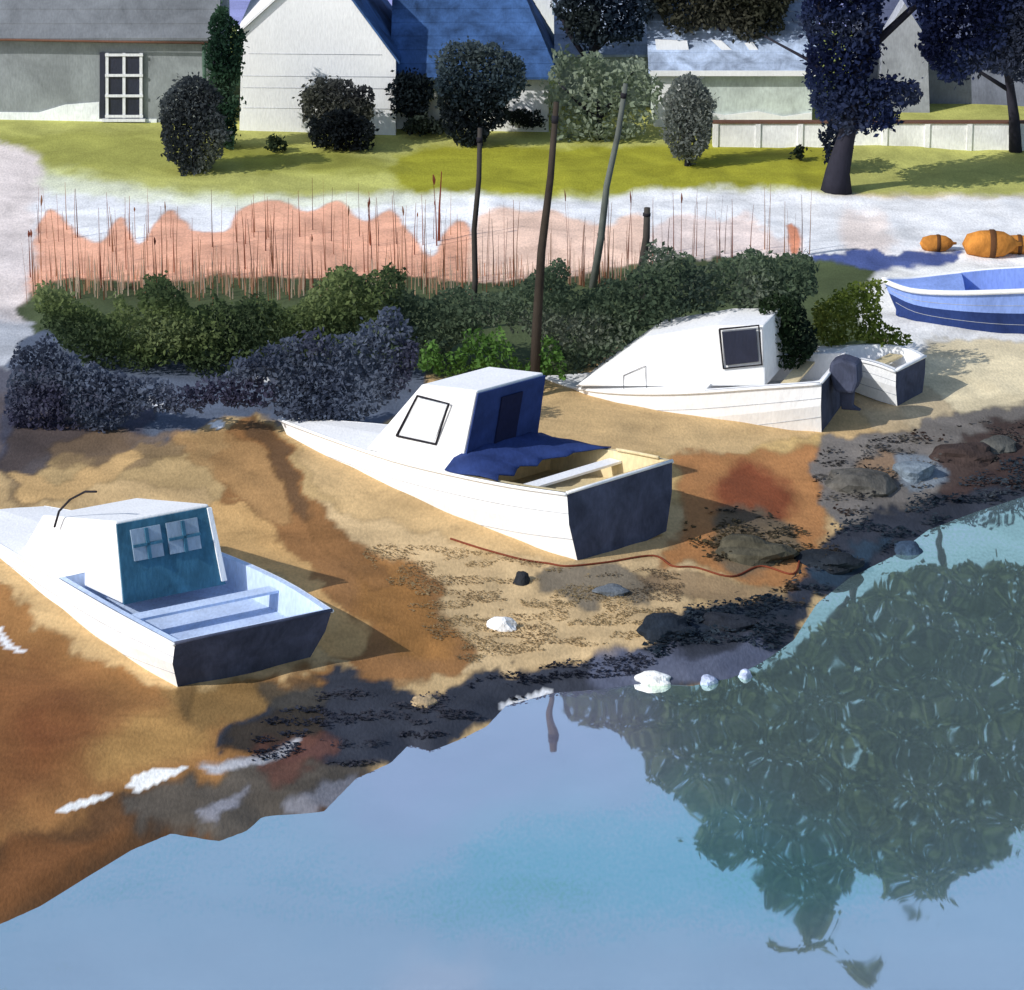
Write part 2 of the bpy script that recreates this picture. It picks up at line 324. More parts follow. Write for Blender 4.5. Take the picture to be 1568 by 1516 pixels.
n1=N.new('ShaderNodeTexNoise');n1.inputs['Scale'].default_value=1.2;n1.inputs['Detail'].default_value=1;L.new(vm.outputs[0],n1.inputs['Vector'])
bp=N.new('ShaderNodeBump');bp.inputs['Strength'].default_value=.34;bp.inputs['Distance'].default_value=.03;L.new(n1.outputs[0],bp.inputs['Height'])
L.new(bp.outputs[0],gl.inputs['Normal']);L.new(df.outputs[0],mx.inputs[1]);L.new(gl.outputs[0],mx.inputs[2]);L.new(mx.outputs[0],out.inputs[0])
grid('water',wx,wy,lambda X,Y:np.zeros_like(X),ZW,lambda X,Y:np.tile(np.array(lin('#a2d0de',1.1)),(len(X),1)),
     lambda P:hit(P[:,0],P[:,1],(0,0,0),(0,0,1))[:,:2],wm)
# ---------------------------------------------------------------- boats
PENC=lambda:mat('pencil_grey','#4a4a50',k=1)
def boat(name,theta,gun,chine,ts,cols,cock=.5,beam_in=.1,floor=.45):
    th=math.radians(theta);a=np.array([-math.cos(th),math.sin(th),0]);n=np.array([-math.sin(th),-math.cos(th),0]);up=np.array([0,0,1.])
    g0=G(*chine[0]);O=g0-n*ts[0]*.85; e=empty(name,O)
    gp=catmull(gun,4,False);cpx=catmull(chine,4,False);tt=catmull(np.array(ts,float)[:,None],4,False)[:,0];M=len(gp)
    Gs=[];Cs=[]
    for i in range(M):
        for (arr,px,t) in((Gs,gp[i],tt[i]),(Cs,cpx[i],tt[i]*(.85-.25*i/M))):
            P=hit(px[0],px[1],O+n*t,n);r=P-O;arr.append((r@a,t,r[2]))
    Gs=np.array(Gs);Cs=np.array(Cs)
    def W(s,t,h):return O+a*s+n*t+up*h
    V=[];
    for i in range(M):
        s,t,h=Gs[i];s2,t2,h2=Cs[i];q=.45
        sm,tm,hm=s*(1-q)+s2*q,(t*(1-q)+t2*q)+.06*min(1,t),h*(1-q)+h2*q
        ring=[(s,t,h),(sm,tm,hm),(s2,t2,h2),(s2,0,h2-.12),(s2,-t2,h2),(sm,-tm,hm),(s,-t,h)]
        V+=[W(*r) for r in ring]
    Fc=[];idx=[]
    for i in range(M-1):
        for k in range(6):Fc.append((i*7+k,i*7+k+1,(i+1)*7+k+1,(i+1)*7+k));idx.append(2 if 1<=k<=4 else 0)
    Fc.append(tuple(range(7)));idx.append(1)
    Fc.append(tuple((M-1)*7+k for k in range(7)));idx.append(0)
    hullm=cols['hull'];trm=cols['transom']
    mesh('hull',V,Fc,[hullm,trm,cols.get('low',hullm)],idx,parent=e)
    kc=int(cock*(M-1));V=[];Fc=[]
    for i in range(kc,M):
        s,t,hh=Gs[i];V+=[W(s,t-.005,hh+.004),W(s,0,hh+.05*min(1,t)),W(s,-t+.005,hh+.004)]
    for i in range(M-kc-1):Fc+=[(i*3,i*3+1,i*3+4,i*3+3),(i*3+1,i*3+2,i*3+5,i*3+4)]
    mesh('foredeck',V,Fc,cols.get('deck',hullm),parent=e)
    V=[];Fc=[];s0=max(Gs[0][0],Cs[0][0])+.07
    for i in range(kc+1):
        s,t,hh=Gs[i];sl=max(s,s0)
        for sg in(1,-1):
            V+=[W(s,sg*(t-.004),hh+.012),W(max(s,Gs[0][0]+.07),sg*(t-beam_in),hh+.012),W(sl,sg*(t-beam_in-.05),hh-floor)]
    for i in range(kc):
        b=i*6;c=b+6
        Fc+=[(b,b+1,c+1,c),(b+1,b+2,c+2,c+1),(b+3,b+4,c+4,c+3),(b+4,b+5,c+5,c+4),(b+2,b+5,c+5,c+2)]
    Fc+=[(1,2,5,4),(0,1,4,3),(kc*6+1,kc*6+2,kc*6+5,kc*6+4)]
    mesh('cockpit',V,Fc,cols.get('inside',hullm),parent=e)
    if kc>=3:
        i=max(1,kc//2);s,t,hh=Gs[i];w=t-beam_in-.03
        prism('thwart',[W(s-.12,w,hh-.16),W(s+.14,w,hh-.16),W(s+.14,-w,hh-.16),W(s-.12,-w,hh-.16)],[W(s-.12,w,hh-.12),W(s+.14,w,hh-.12),W(s+.14,-w,hh-.12),W(s-.12,-w,hh-.12)],cols.get('thwart',tanm),e)
    rim=cols.get('rim',hullm);rr=cols.get('rimr',.03)
    for sg,nm in((1,'rubbing_strake_near'),(-1,'rubbing_strake_far')):
        tube(nm,[W(s,sg*(t+.01),hh-.02) for s,t,hh in Gs],rr,rim,parent=e,seg=6)
    tube('transom_cap',[W(Gs[0][0],Gs[0][1]*q,Gs[0][2]) for q in(1,.5,0,-.5,-1)],.03,cols.get('cap',rim),parent=e,seg=6)
    for q,nm in((.3,'seam_1'),(.68,'seam_2')):
        pts=[]
        for i in range(0,M-1):
            s,t,hh=Gs[i];s2,t2,h2=Cs[i]
            sm,tm,hm=s*.55+s2*.45,(t*.55+t2*.45)+.06*min(1,t),hh*.55+h2*.45
            if q<.45:f=q/.45;p=(s*(1-f)+sm*f,t*(1-f)+tm*f,hh*(1-f)+hm*f)
            else:f=(q-.45)/.55;p=(sm*(1-f)+s2*f,tm*(1-f)+t2*f,hm*(1-f)+h2*f)
            pts.append(W(*p))
        tube(nm,pts,.006,mat('seam_grey','#a4a7ac',k=1),parent=e,seg=5)
    return dict(e=e,O=O,a=a,n=n,W=W,Gs=Gs,Cs=Cs,kc=kc)
def house_on(B,name,px,w,m,bev=.03,taper=.9):
    O,a,n=B['O'],B['a'],B['n'];px=np.array(px,float);A=hit(px[:,0],px[:,1],O+n*w,n);hm=A[:,2].min();hx=A[:,2].max()
    sh=((A[:,2]-hm)/(hx-hm))[:,None]*(1-taper)*w
    prism(name,A-n*sh,A-n*(2*w)+n*sh,m,B['e'],bev);return A
def aft(B,name,A0,w,pts,m,off=.02):
    b,t=np.array(A0[0]),np.array(A0[1]);n,a=B['n'],B['a'];P=[]
    for tf,hf in pts:
        q=b*(1-hf)+t*hf;q=q-n*w*(1-tf);q=q-a*off;P.append(q)
    P=np.array(P);return prism(name,P,P-a*.03,m,B['e'])
white=WHITE();navy=mat('navy_canvas','#25396e',wash=.35);slate=mat('slate_transom','#454a5e',wash=.4,k=1.1,wscale=2)  # slate: shadow side of the sterns put into the colour; outboards share it
teal=mat('teal_paint','#2f6078',wash=.35,wscale=2);dk=mat('dark_glass','#23283a',rough=.3,spec=.5);blue=mat('blue_paint','#7f9ada',wash=.25);inside=mat('pale_blue_paint','#b4c6e2',k=1.1)
glass=mat('grey_glass','#7e93a8',rough=.3,spec=.5);black=mat('black_line','#26242a',k=1);tanm=mat('tan_wood','#cbb98e')
navd=mat('deep_navy','#161d3d')
# middle boat
A=boat('cabin_boat',44,[(868,755),(780,742),(690,724),(600,702),(500,668),(428,641)],[(884,858),(800,848),(700,826),(610,800),(530,777),(480,757)],[1.25,1.33,1.25,1.0,.55,.04],
       dict(hull=white,transom=slate,rim=white,inside=tanm,thwart=white),cock=.4)
Q=house_on(A,'cabin',[(560,688),(640,590),(724,600),(704,724)],.88,white)
aft(A,'aft_bulkhead',(Q[3],Q[2]),.88,[(.98,.0),(.9,.97),(-.9,.97),(-.98,.0)],navy)
aft(A,'doorway',(Q[3],Q[2]),.88,[(.25,.1),(.25,.85),(-.3,.85),(-.3,.1)],navd,off=.052)
frame('side_window_frame',[(608,667),(640,606),(688,618),(668,680)],A['O']+A['n']*.86,A['n'],.02,black,A['e'])
panel('side_window',[(612,665),(641,609),(685,620),(665,677)],A['O']+A['n']*.85,A['n'],.012,mat('pale_glass','#d8dce0',rough=.3,spec=.4),A['e'])
s0=A['W'];sa=(Q[3]-A['O'])@A['a'];V=[];Fc=[];nS,nT=6,12
for i in range(nS+1):
    for j in range(nT+1):
        tf=-1+2*j/nT;ss=sa-.02-(1.0+.3*abs(tf)**2+.12*math.sin(j*2.1))*i/nS;gi=np.interp(ss,A['Gs'][:,0],A['Gs'][:,2]);gt=np.interp(ss,A['Gs'][:,0],A['Gs'][:,1])
        V.append(s0(ss,tf*(gt+.02),gi+.3*(1-i/nS)**1.3*(1-abs(tf)**3)+.05+.025*math.sin(j*2.4+i)))
for i in range(nS):
    for j in range(nT):b_=i*(nT+1)+j;Fc.append((b_,b_+1,b_+nT+2,b_+nT+1))
o=mesh('canvas_cover',V,Fc,navy,parent=A['e'],smooth=True);sm=o.modifiers.new('s','SOLIDIFY');sm.thickness=.02
tube('far_coaming',[s0(s,-t+.12,h+.05) for s,t,h in A['Gs'][1:5]],.03,tanm,A['e'],seg=6)
# left boat
B=boat('cabin_boat',56,[(268,985),(180,938),(90,886),(0,832),(-70,788),(-120,752)],[(272,1052),(170,1018),(80,962),(0,903),(-60,862),(-95,830)],[1.3,1.38,1.3,1.05,.6,.04],
       dict(hull=white,transom=slate,rim=white,inside=inside,cap=slate,thwart=inside),cock=.42)
Q=house_on(B,'wheelhouse',[(30,850),(60,790),(168,800),(186,925)],.88,white)
aft(B,'aft_bulkhead',(Q[3],Q[2]),.88,[(.98,.0),(.9,.97),(-.9,.97),(-.98,.0)],teal)
aft(B,'white_edge',(Q[3],Q[2]),.88,[(-.9,.05),(-.82,.97),(-.9,.97),(-1.0,.05)],white,off=.052)
for i,(t0,t1) in enumerate([(.68,.12),(0,-.6)]):
    aft(B,'aft_window_%d'%(i+1),(Q[3],Q[2]),.88,[(t0,.5),(t0,.88),(t1,.88),(t1,.5)],glass,off=.052)
    tm=(t0+t1)/2
    for j,(c0,c1,h0,h1) in enumerate([(tm+.03,tm-.03,.5,.88),(t0,t1,.67,.7)]):
        aft(B,'glazing_bar_%d_%d'%(i+1,j+1),(Q[3],Q[2]),.88,[(c0,h0),(c0,h1),(c1,h1),(c1,h0)],teal,off=.085)
P0=B['O']+B['n']*.87
hp=np.array([(88,806),(95,782),(112,764),(135,752),(152,752)],float)
tube('grab_rail',hit(hp[:,0],hp[:,1],P0,B['n'])+B['n']*.05,.018,black,B['e'],seg=6)
# back boat
C=boat('motor_launch',17,[(1258,586),(1170,592),(1050,600),(950,600),(880,592),(836,578)],[(1258,662),(1150,678),(1050,688),(950,686),(880,674),(850,650)],[1.1,1.2,1.15,.9,.5,.04],
       dict(hull=white,transom=slate,rim=white,inside=white),cock=.35)
Q=house_on(C,'cabin',[(880,592),(985,518),(1096,500),(1168,500),(1172,592)],.75,white)
P0=C['O']+C['n']*.74
panel('side_window',[(1106,508),(1158,503),(1162,553),(1112,559)],P0,C['n'],.03,dk,C['e'])
frame('side_window_frame',[(1102,504),(1162,498),(1167,558),(1108,564)],P0,C['n'],.02,black,C['e'])
frame('cabin_hatch_line',[(955,575),(955,598),(990,598),(988,560)],P0,C['n'],.006,PENC(),C['e'])
def outboard(B,off=0,k=1.0):
    W=B['W'];s0=B['Gs'][0][0];hh=B['Gs'][0][2];e=B['e']
    pts=[(.02,.0),(.0,.2),(-.2,.28),(-.5,.2),(-.52,-.12),(-.45,-.35),(-.1,-.35)]
    prism('outboard_cowl',[W(s0+s*k,off+.24*k,hh+z*k) for s,z in pts],[W(s0+s*k,off-.24*k,hh+z*k) for s,z in pts],slate,e,.06)
    pts=[(-.15,-.34),(-.42,-.34),(-.4,-.62),(-.55,-.7),(-.2,-.7)]
    prism('outboard_leg',[W(s0+s*k,off+.08,hh+z*k) for s,z in pts],[W(s0+s*k,off-.08,hh+z*k) for s,z in pts],slate,e,.02)
outboard(C,.2)
D=boat('dinghy',32,[(1372,568),(1340,556),(1300,547),(1268,540),(1245,532)],[(1374,622),(1340,612),(1305,598),(1275,582),(1258,562)],[.62,.66,.55,.3,.03],
       dict(hull=white,transom=slate,rim=white,inside=white),cock=.7,floor=.3)
E=boat('blue_rowing_boat',4,[(1760,440),(1650,441),(1540,445),(1460,447),(1395,443),(1352,428)],[(1760,520),(1650,524),(1540,520),(1460,508),(1405,494),(1372,474)],[.75,.9,.9,.75,.45,.03],
       dict(hull=blue,transom=slate,rim=white,inside=blue,deck=blue,low=navy,rimr=.055,thwart=white),cock=.55)
# ---------------------------------------------------------------- mooring posts
post=mat('weathered_post','#3e3a36',wash=.3,k=1);postg=mat('grey_post','#5d625c',wash=.3,k=1)
def pole(u0,v0,u1,v1,r0,r1,m,name='mooring_post',mid=None):
    b=G(u0,v0);t=on_y(u1,v1,b[1]);d=(t-b)
    k=[0,.25,.5,.75,1];jit=np.array(mid or [0,.03,-.03,.02,0])
    P=[b+d*q+np.array([j,0,0]) for q,j in zip(k,jit)];P[0]=P[0]-np.array([0,0,.2])
    e=empty(name,b);tube('shaft',P,[r0*(1-q)+r1*q for q in k],m,e,seg=10)
    tube('iron_band',[b+d*.93,b+d*.955],r1*1.25,black,e,seg=10)
pole(722,505,735,196,.06,.045,post);pole(905,440,958,128,.08,.05,postg);pole(980,498,991,318,.1,.06,post)
pole(817,606,852,156,.1,.05,mat('mast_wood','#3a322b',wash=.3,k=1),mid=[0,-.04,-.06,.0,0])
# ---------------------------------------------------------------- houses
sash=mat('white_sash','#e0e2e4',k=1.0,wash=.04)
def window(e,u0,v0,u1,v1,Y,cols=2,rows=3,glassm=None,fr=sash):
    P0=(0,Y-.02,0);n=(0,-1,0)
    panel('window_glass',[(u0,v0),(u1,v0),(u1,v1),(u0,v1)],P0,n,.03,glassm or dk,e)
    w=u1-u0;h=v1-v0
    for i in range(cols+1):x=u0+w*i/cols;panel('glazing_bar',[(x-2.2,v0-3),(x+2.2,v0-3),(x+2.2,v1+3),(x-2.2,v1+3)],(0,Y-.055,0),n,.03,fr,e)
    for j in range(rows+1):y=v0+h*j/rows;panel('glazing_bar',[(u0-3,y-2),(u1+3,y-2),(u1+3,y+2),(u0-3,y+2)],(0,Y-.09,0),n,.02,fr,e)
    panel('sill',[(u0-7,v1+3),(u1+7,v1+3),(u1+7,v1+7),(u0-7,v1+7)],(0,Y-.01,0),n,.14,fr,e)
def xz(u,v,Y):p=on_y(u,v,Y);return p[0],p[2]
grey=mat('grey_render','#8c9294',wash=.28,k=.95);groof=mat('grey_slate','#74787c',wash=.3,k=.95);broof=mat('blue_slate','#335483',wash=.6,k=1.1,wscale=1.4)
brown=mat('brown_line','#6b4a3a')
def slates(e,x0,x1,ye,ze,yr,zr,m,hipL=0,hipR=0,n=9,name='roof'):
    V=[];Fc=[]
    for i in range(n):
        f0=i/n;f1=(i+1)/n+.01
        for f,o in((f0,.04),(f1,.02)):
            V+=[(x0+hipL*f,ye+(yr-ye)*f,ze+(zr-ze)*f+o),(x1-hipR*f,ye+(yr-ye)*f,ze+(zr-ze)*f+o)]
        b=i*6;V+=[(x0+hipL*f0,ye+(yr-ye)*f0,ze+(zr-ze)*f0-.02),(x1-hipR*f0,ye+(yr-ye)*f0,ze+(zr-ze)*f0-.02)]
        Fc+=[(b,b+1,b+3,b+2),(b,b+1,b+5,b+4)]
    mesh(name,V,Fc,m,parent=e)
Y=G(160,186)[1];x0,zt=xz(-180,58,Y);x1,_=xz(322,58,Y);zb=terrain(0,Y)[0]-.4
e=empty('grey_cottage',((x0+x1)/2,Y,zb))
box('walls',x0,x1,Y,Y+6,zb,zt,grey,e,.02)
slates(e,x0-.2,x1+.2,Y-.25,zt,Y+3,zt+2.6,groof,name='roof_front');slates(e,x0-.2,x1+.2,Y+6.25,zt,Y+3,zt+2.6,groof,name='roof_back')
for nm,xx in(('gable_left',x0),('gable_right',x1-.1)):prism(nm,[(xx,Y,zt),(xx,Y+6,zt),(xx,Y+3,zt+2.5)],[(xx+.1,Y,zt),(xx+.1,Y+6,zt),(xx+.1,Y+3,zt+2.5)],grey,e)
tube('gutter',[(x0-.2,Y-.27,zt-.03),(x0+3,Y-.27,zt-.0),(x1-2,Y-.27,zt-.05),(x1+.2,Y-.27,zt-.08)],.03,brown,e)
tube('drainpipe',[(x1-.15,Y-.1,zt-.1),(x1-.15,Y-.1,zb)],.05,mat('green_pipe','#3f5648'),e)
window(e,164,84,216,178,Y,2,3)
panel('window_shutter',[(153,80),(161,80),(161,180),(153,180)],(0,Y-.01,0),(0,-1,0),.06,dk,e)
panel('whitewashed_plinth',[(-160,170),(60,172),(100,160),(152,156),(152,182),(240,182),(240,190),(-160,190)],(0,Y-.004,0),(0,-1,0),.02,mat('whitewash','#dde1e4'),e)
gy=Y-1.2;xa,za=xz(-200,186,gy);xb,_=xz(240,198,gy);zz=terrain(0,gy)[0]
ew=empty('low_garden_wall',(xa,gy,za-.2));box('coping',xa,xb,gy,gy+.3,zz-.3,zz+.14,mat('chalk_wall','#e8eaea'),ew,.02);box('brown_cap',xa,xb,gy-.02,gy+.32,zz+.14,zz+.17,brown,ew)
Y=G(480,203)[1];zb=terrain(0,Y)[0]-.4
pts=np.array([(366,230),(370,48),(492,-62),(606,92),(606,230)],float);A_=on_y(pts[:,0],pts[:,1],Y);e=empty('white_gabled_house',A_[0])
prism('gable_wing',A_,A_+np.array([0,5,0]),white,e)
Lp,Ap,Rp=A_[1],A_[2],A_[3]
for nm,p,sgn in(('gable_roof_left',Lp,-1),('gable_roof_right',Rp,1)):
    d=(p-Ap);q0=Ap+np.array([0,-.1,.03]);q1=p+d/np.linalg.norm(d)*.15+np.array([0,-.1,.03])
    S=[q0,q1,q1+np.array([0,5.3,0]),q0+np.array([0,5.3,0])];prism(nm,S,[s+np.array([0,0,.07]) for s in S],broof if sgn>0 else white,e)
for k_,(vv,ua,ub) in enumerate([(82,380,585),(116,372,604),(134,372,600),(165,372,604)]):
    tube('board_joint_%d'%k_,[on_y(ua,vv,Y-.006),on_y(ub,vv+2,Y-.006)],.005,mat('seam_grey'),e,seg=4)
Y2=Y+.6;xl,zt=xz(598,118,Y2);xr,_=xz(850,118,Y2)
box('main_range',xl,xr-.15,Y2,Y2+5,zb,zt,white,e)
slates(e,xl,xr+.1,Y2-.25,zt,Y2+2.5,zt+2.2,broof,hipR=1.1,n=8,name='main_roof');slates(e,xl,xr+.1,Y2+5.25,zt,Y2+2.5,zt+2.2,broof,hipR=1.1,n=8,name='main_roof_back')
mesh('hip_end',[(xr+.1,Y2-.25,zt),(xr+.1,Y2+5.25,zt),(xr-1.0,Y2+2.5,zt+2.2)],[(0,1,2)],broof,parent=e)
def cottage(name,u0,u1,ve,vb,wallm,roofm,dep=5,rh=1.8,off=0,hipL=0,hipR=0,wins=()):
    Y=G((u0+u1)/2,vb)[1]+off;xa,zt=xz(u0,ve,Y);xb,_=xz(u1,ve,Y);zb=terrain(xa,Y)[0]-.5
    e=empty(name,((xa+xb)/2,Y,zb));box('walls',xa,xb,Y,Y+dep,zb,zt,wallm,e)
    slates(e,xa-.15,xb+.15,Y-.2,zt,Y+dep/2,zt+rh,roofm,hipL,hipR,name='roof_front');slates(e,xa-.15,xb+.15,Y+dep+.2,zt,Y+dep/2,zt+rh,roofm,hipL,hipR,name='roof_back')
    for nm,xx in(('gable_left',xa),('gable_right',xb-.1)):
        prism(nm,[(xx,Y,zt),(xx,Y+dep,zt),(xx,Y+dep/2,zt+rh-.1)],[(xx+.1,Y,zt),(xx+.1,Y+dep,zt),(xx+.1,Y+dep/2,zt+rh-.1)],wallm,e)
    for w in wins:window(e,*w[:4],Y,2,2)
    return e,Y
pg=mat('pale_green_render','#bcc6c0',wash=.3,k=1.05,wscale=1.6);lr=mat('lilac_slate','#98a8c0',wash=.5,wscale=1.8)
e,Y=cottage('pale_cottage',1002,1245,112,196,pg,lr)
panel('white_gable_panel',[(1000,150),(1004,118),(1025,112),(1072,114),(1062,150),(1040,190),(1003,196)],(0,Y-.01,0),(0,-1,0),.05,white,e)
panel('white_plinth',[(1075,170),(1110,176),(1160,170),(1200,178),(1243,172),(1243,196),(1075,196)],(0,Y-.01,0),(0,-1,0),.04,white,e)
panel('white_fascia',[(995,108),(1250,108),(1250,116),(995,116)],(0,Y-.2,0),(0,-1,0),.05,white,e)
for px in ([(1088,60),(1105,62),(1130,84),(1122,92)],[(1140,66),(1152,64),(1172,90),(1160,94)],[(1003,60),(1052,62),(1056,84),(1006,82)]):
    panel('white_skylight_frame',px,(0,Y+.55,0),(0,-1,0),.08,white,e)
e,Y=cottage('pale_cottage',858,1000,84,190,mat('sage_render','#98a69a',wash=.25,k=1.0),lr,off=2)
violet=mat('violet_grey_render','#7d8296',wash=.3,k=.95)
e,Y=cottage('violet_grey_house',1335,1760,60,186,violet,mat('dark_slate','#565d78',wash=.3),off=1.5)
p=np.array([(1345,186),(1352,60),(1385,5),(1420,60),(1424,186)],float);q=on_y(p[:,0],p[:,1],Y-.8);prism('gabled_porch',q,q+np.array([0,.8,0]),mat('light_grey_render','#a2a6b0',wash=.25,k=1.),e)
Yk=G(830,190)[1]+7;p=np.array([(790,230),(792,30),(835,-40),(866,40),(866,230)],float);q=on_y(p[:,0],p[:,1],Yk);e=empty('white_cottage',q[0]);prism('gable_end',q,q+np.array([0,4,0]),white,e)
Yw=G(1400,224)[1];xa,_=xz(1092,200,Yw);xb,_=xz(1900,200,Yw);zg=terrain(xa,Yw)[0];_,zt=xz(1400,189,Yw)
e=empty('white_garden_wall',(xa,Yw,zg));box('wall',xa,xb,Yw,Yw+.25,zg-.4,zt,mat('chalk_wall'),e,.01);box('capping',xa-.03,xb,Yw-.04,Yw+.29,zt,zt+.03,brown,e)
for i in range(16):
    x=xa+i*1.0;box('pier_%d'%i,x,x+.12,Yw-.03,Yw,zg-.3,zt-.002,mat('chalk_wall'),e)
# ---------------------------------------------------------------- plants
def ell(cx,cy,rx,ry,n=12,j=.1,seed=0):
    r=random.Random(seed);return [(cx+rx*math.cos(t)*(1+r.uniform(-j,j)),cy+ry*math.sin(t)*(1+r.uniform(-j,j))) for t in[2*math.pi*k/n for k in range(n)]]
bark=mat('dark_bark','#2c2b36',wash=.3,k=1)
def bush(name,poly,vb,pal,leaf=.065,th=.5,trunk=True,seed=1,dens=3.6):
    poly=np.array(poly,float);cx=poly[:,0].mean();Y=G(cx,vb)[1];b=G(cx,vb);e=empty(name,b)
    leaves('crown',[(poly,Y)],leaf,pal,dens,th,e,seed=seed)
    if trunk:
        top=on_y(cx,poly[:,1].mean(),Y);tube('trunk',[b-np.array([0,0,.2]),(b+top)/2+np.array([.03,0,0]),top],[.08,.06,.03],bark,e)
        for k,(du,dv) in enumerate([(-.35,-.2),(.3,-.3),(.1,.1)]):
            w=np.ptp(poly[:,0]);q=on_y(cx+du*w,poly[:,1].mean()+dv*np.ptp(poly[:,1]),Y);tube('limb_%d'%(k+1),[(b+top)/2,(b+q)/2+np.array([0,0,.2]),q],[.05,.035,.015],bark,e,seg=6)
bush('garden_shrub',[(250,150),(290,118),(325,130),(335,170),(345,205),(330,250),(290,272),(262,245),(248,200)],262,['#363c40','#4b5256','#5e645c'],seed=2)
bush('conifer',[(340,10),(372,60),(362,120),(358,190),(352,228),(325,205),(318,120),(322,50)],225,['#20382c','#334f3a','#4c644e'],seed=3,th=.4)
bush('garden_shrub',ell(520,162,60,42,seed=4),222,['#3a3c40','#51534b','#646558'],seed=4)
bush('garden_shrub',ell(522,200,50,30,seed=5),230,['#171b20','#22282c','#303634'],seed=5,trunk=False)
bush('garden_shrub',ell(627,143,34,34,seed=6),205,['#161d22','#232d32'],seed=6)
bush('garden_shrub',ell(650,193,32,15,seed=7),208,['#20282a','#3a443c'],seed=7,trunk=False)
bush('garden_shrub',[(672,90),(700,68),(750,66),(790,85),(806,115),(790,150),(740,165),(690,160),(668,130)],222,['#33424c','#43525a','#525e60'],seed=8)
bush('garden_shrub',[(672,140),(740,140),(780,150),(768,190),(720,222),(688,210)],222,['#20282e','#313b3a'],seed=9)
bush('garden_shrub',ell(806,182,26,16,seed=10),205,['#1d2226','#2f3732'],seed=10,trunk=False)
bush('garden_shrub',ell(423,218,16,14,seed=11),232,['#1c2226','#33402c'],seed=11,trunk=False,th=.25)
bush('round_tree',ell(1052,180,38,68,16,.05,seed=12),254,['#5c6160','#6c726e','#777d77'],seed=12)
bush('sage_bush',[(845,100),(880,80),(930,88),(990,100),(1015,150),(990,200),(940,216),(880,212),(850,208),(834,150)],214,['#6c7a64','#84917c','#98a38f'],seed=13,dens=1.5,leaf=.09)
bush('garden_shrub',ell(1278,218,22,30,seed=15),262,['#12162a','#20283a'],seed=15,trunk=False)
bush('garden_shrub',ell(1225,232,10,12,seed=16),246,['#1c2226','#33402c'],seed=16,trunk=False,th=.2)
Yb=G(950,205)[1]+2.0
def tree(name,base,Yt,limbs,crown,pal,leaf,th,seed,dens=2.5,reflp=None,pal2=None):
    e=empty(name,base)
    for i,(P,R) in enumerate(limbs):tube('trunk' if i==0 else 'limb_%d'%i,P,R,bark,e,seg=9)
    if crown:leaves('crown',[(c,Yt) for c in crown],leaf,pal,dens,th,e,seed=seed)
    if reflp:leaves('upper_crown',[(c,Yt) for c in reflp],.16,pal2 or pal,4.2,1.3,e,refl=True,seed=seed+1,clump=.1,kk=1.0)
px3=lambda L_,Y:[on_y(u,v,Y) for u,v in L_]
b=on_y(905,208,Yb)
tree('ash_tree',b,Yb,[(px3([(905,215),(900,150),(910,60),(925,-60)],Yb),[.16,.13,.1,.06]),(px3([(905,100),(870,50),(850,0)],Yb),[.07,.05,.03]),(px3([(908,80),(960,30),(990,-30)],Yb),[.07,.05,.03])],
     [[(850,-60),(1010,-60),(1000,20),(975,55),(940,62),(905,70),(880,55),(858,25)]],['#1a2638','#2a3848','#394242'],.08,.7,30,3.4)
b=on_y(1120,205,Yb)
tree('ash_tree',b,Yb,[(px3([(1120,215),(1115,120),(1105,40),(1110,-60)],Yb),[.15,.12,.09,.05]),(px3([(1112,100),(1150,50),(1180,0)],Yb),[.06,.04,.03])],
     [[(1000,-60),(1215,-60),(1205,20),(1190,52),(1150,62),(1110,45),(1060,50),(1020,35)]],['#2f3228','#3f4134','#4c4c40'],.08,.7,32,3.4)
b=G(1280,292);Yt=b[1]
up=lambda u,z:np.array([(u-CX)/F*np.hypot(Yt,10),Yt,z])
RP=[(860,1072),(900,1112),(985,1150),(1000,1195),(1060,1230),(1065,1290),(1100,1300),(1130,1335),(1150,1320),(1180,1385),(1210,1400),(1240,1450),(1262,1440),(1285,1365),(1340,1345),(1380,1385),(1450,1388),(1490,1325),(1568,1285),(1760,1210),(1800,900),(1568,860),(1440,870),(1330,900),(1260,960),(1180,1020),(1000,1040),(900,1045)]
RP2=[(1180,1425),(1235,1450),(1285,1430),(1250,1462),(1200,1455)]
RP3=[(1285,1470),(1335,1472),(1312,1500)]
tree('riverside_tree',b,Yt,[
  ([b-np.array([0,0,.3])]+px3([(1283,262),(1296,210),(1312,150),(1322,90),(1335,20),(1340,-60)],Yt)+[up(1330,9),up(1300,13),up(1290,16.3)],[.42,.28,.2,.17,.16,.15,.14,.1,.05,.02]),
  (px3([(1300,205),(1345,150),(1395,128)],Yt),[.11,.08,.05]),(px3([(1310,170),(1280,120),(1238,92),(1170,55)],Yt),[.09,.06,.04,.02]),
  (px3([(1318,120),(1270,60),(1240,-40)],Yt)+[up(1120,9),up(1000,11)],[.1,.08,.08,.06,.03]),(px3([(1325,80),(1400,10),(1450,-60)],Yt)+[up(1500,9),up(1560,13)],[.1,.08,.08,.06,.03]),
  ([up(1320,8.5),up(1240,10.5),up(1180,13)],[.08,.06,.03]),([up(1330,9),up(1390,12),up(1430,14)],[.08,.06,.03])],
  [[(1232,-60),(1345,-60),(1352,20),(1345,80),(1330,120),(1290,170),(1262,185),(1240,150),(1236,60)],
   [(1290,130),(1350,120),(1410,128),(1414,150),(1370,165),(1360,195),(1310,200),(1275,190)],
   [(1405,-60),(1620,-60),(1620,130),(1560,120),(1500,110),(1450,125),(1420,90),(1408,20)]],
  ['#171d38','#212b4e','#2d3858','#3d4456'],.08,.8,40,3.4,[RP,RP2,RP3],['#384438','#47533e','#58624c'])
b=G(1556,232);Y5=b[1]
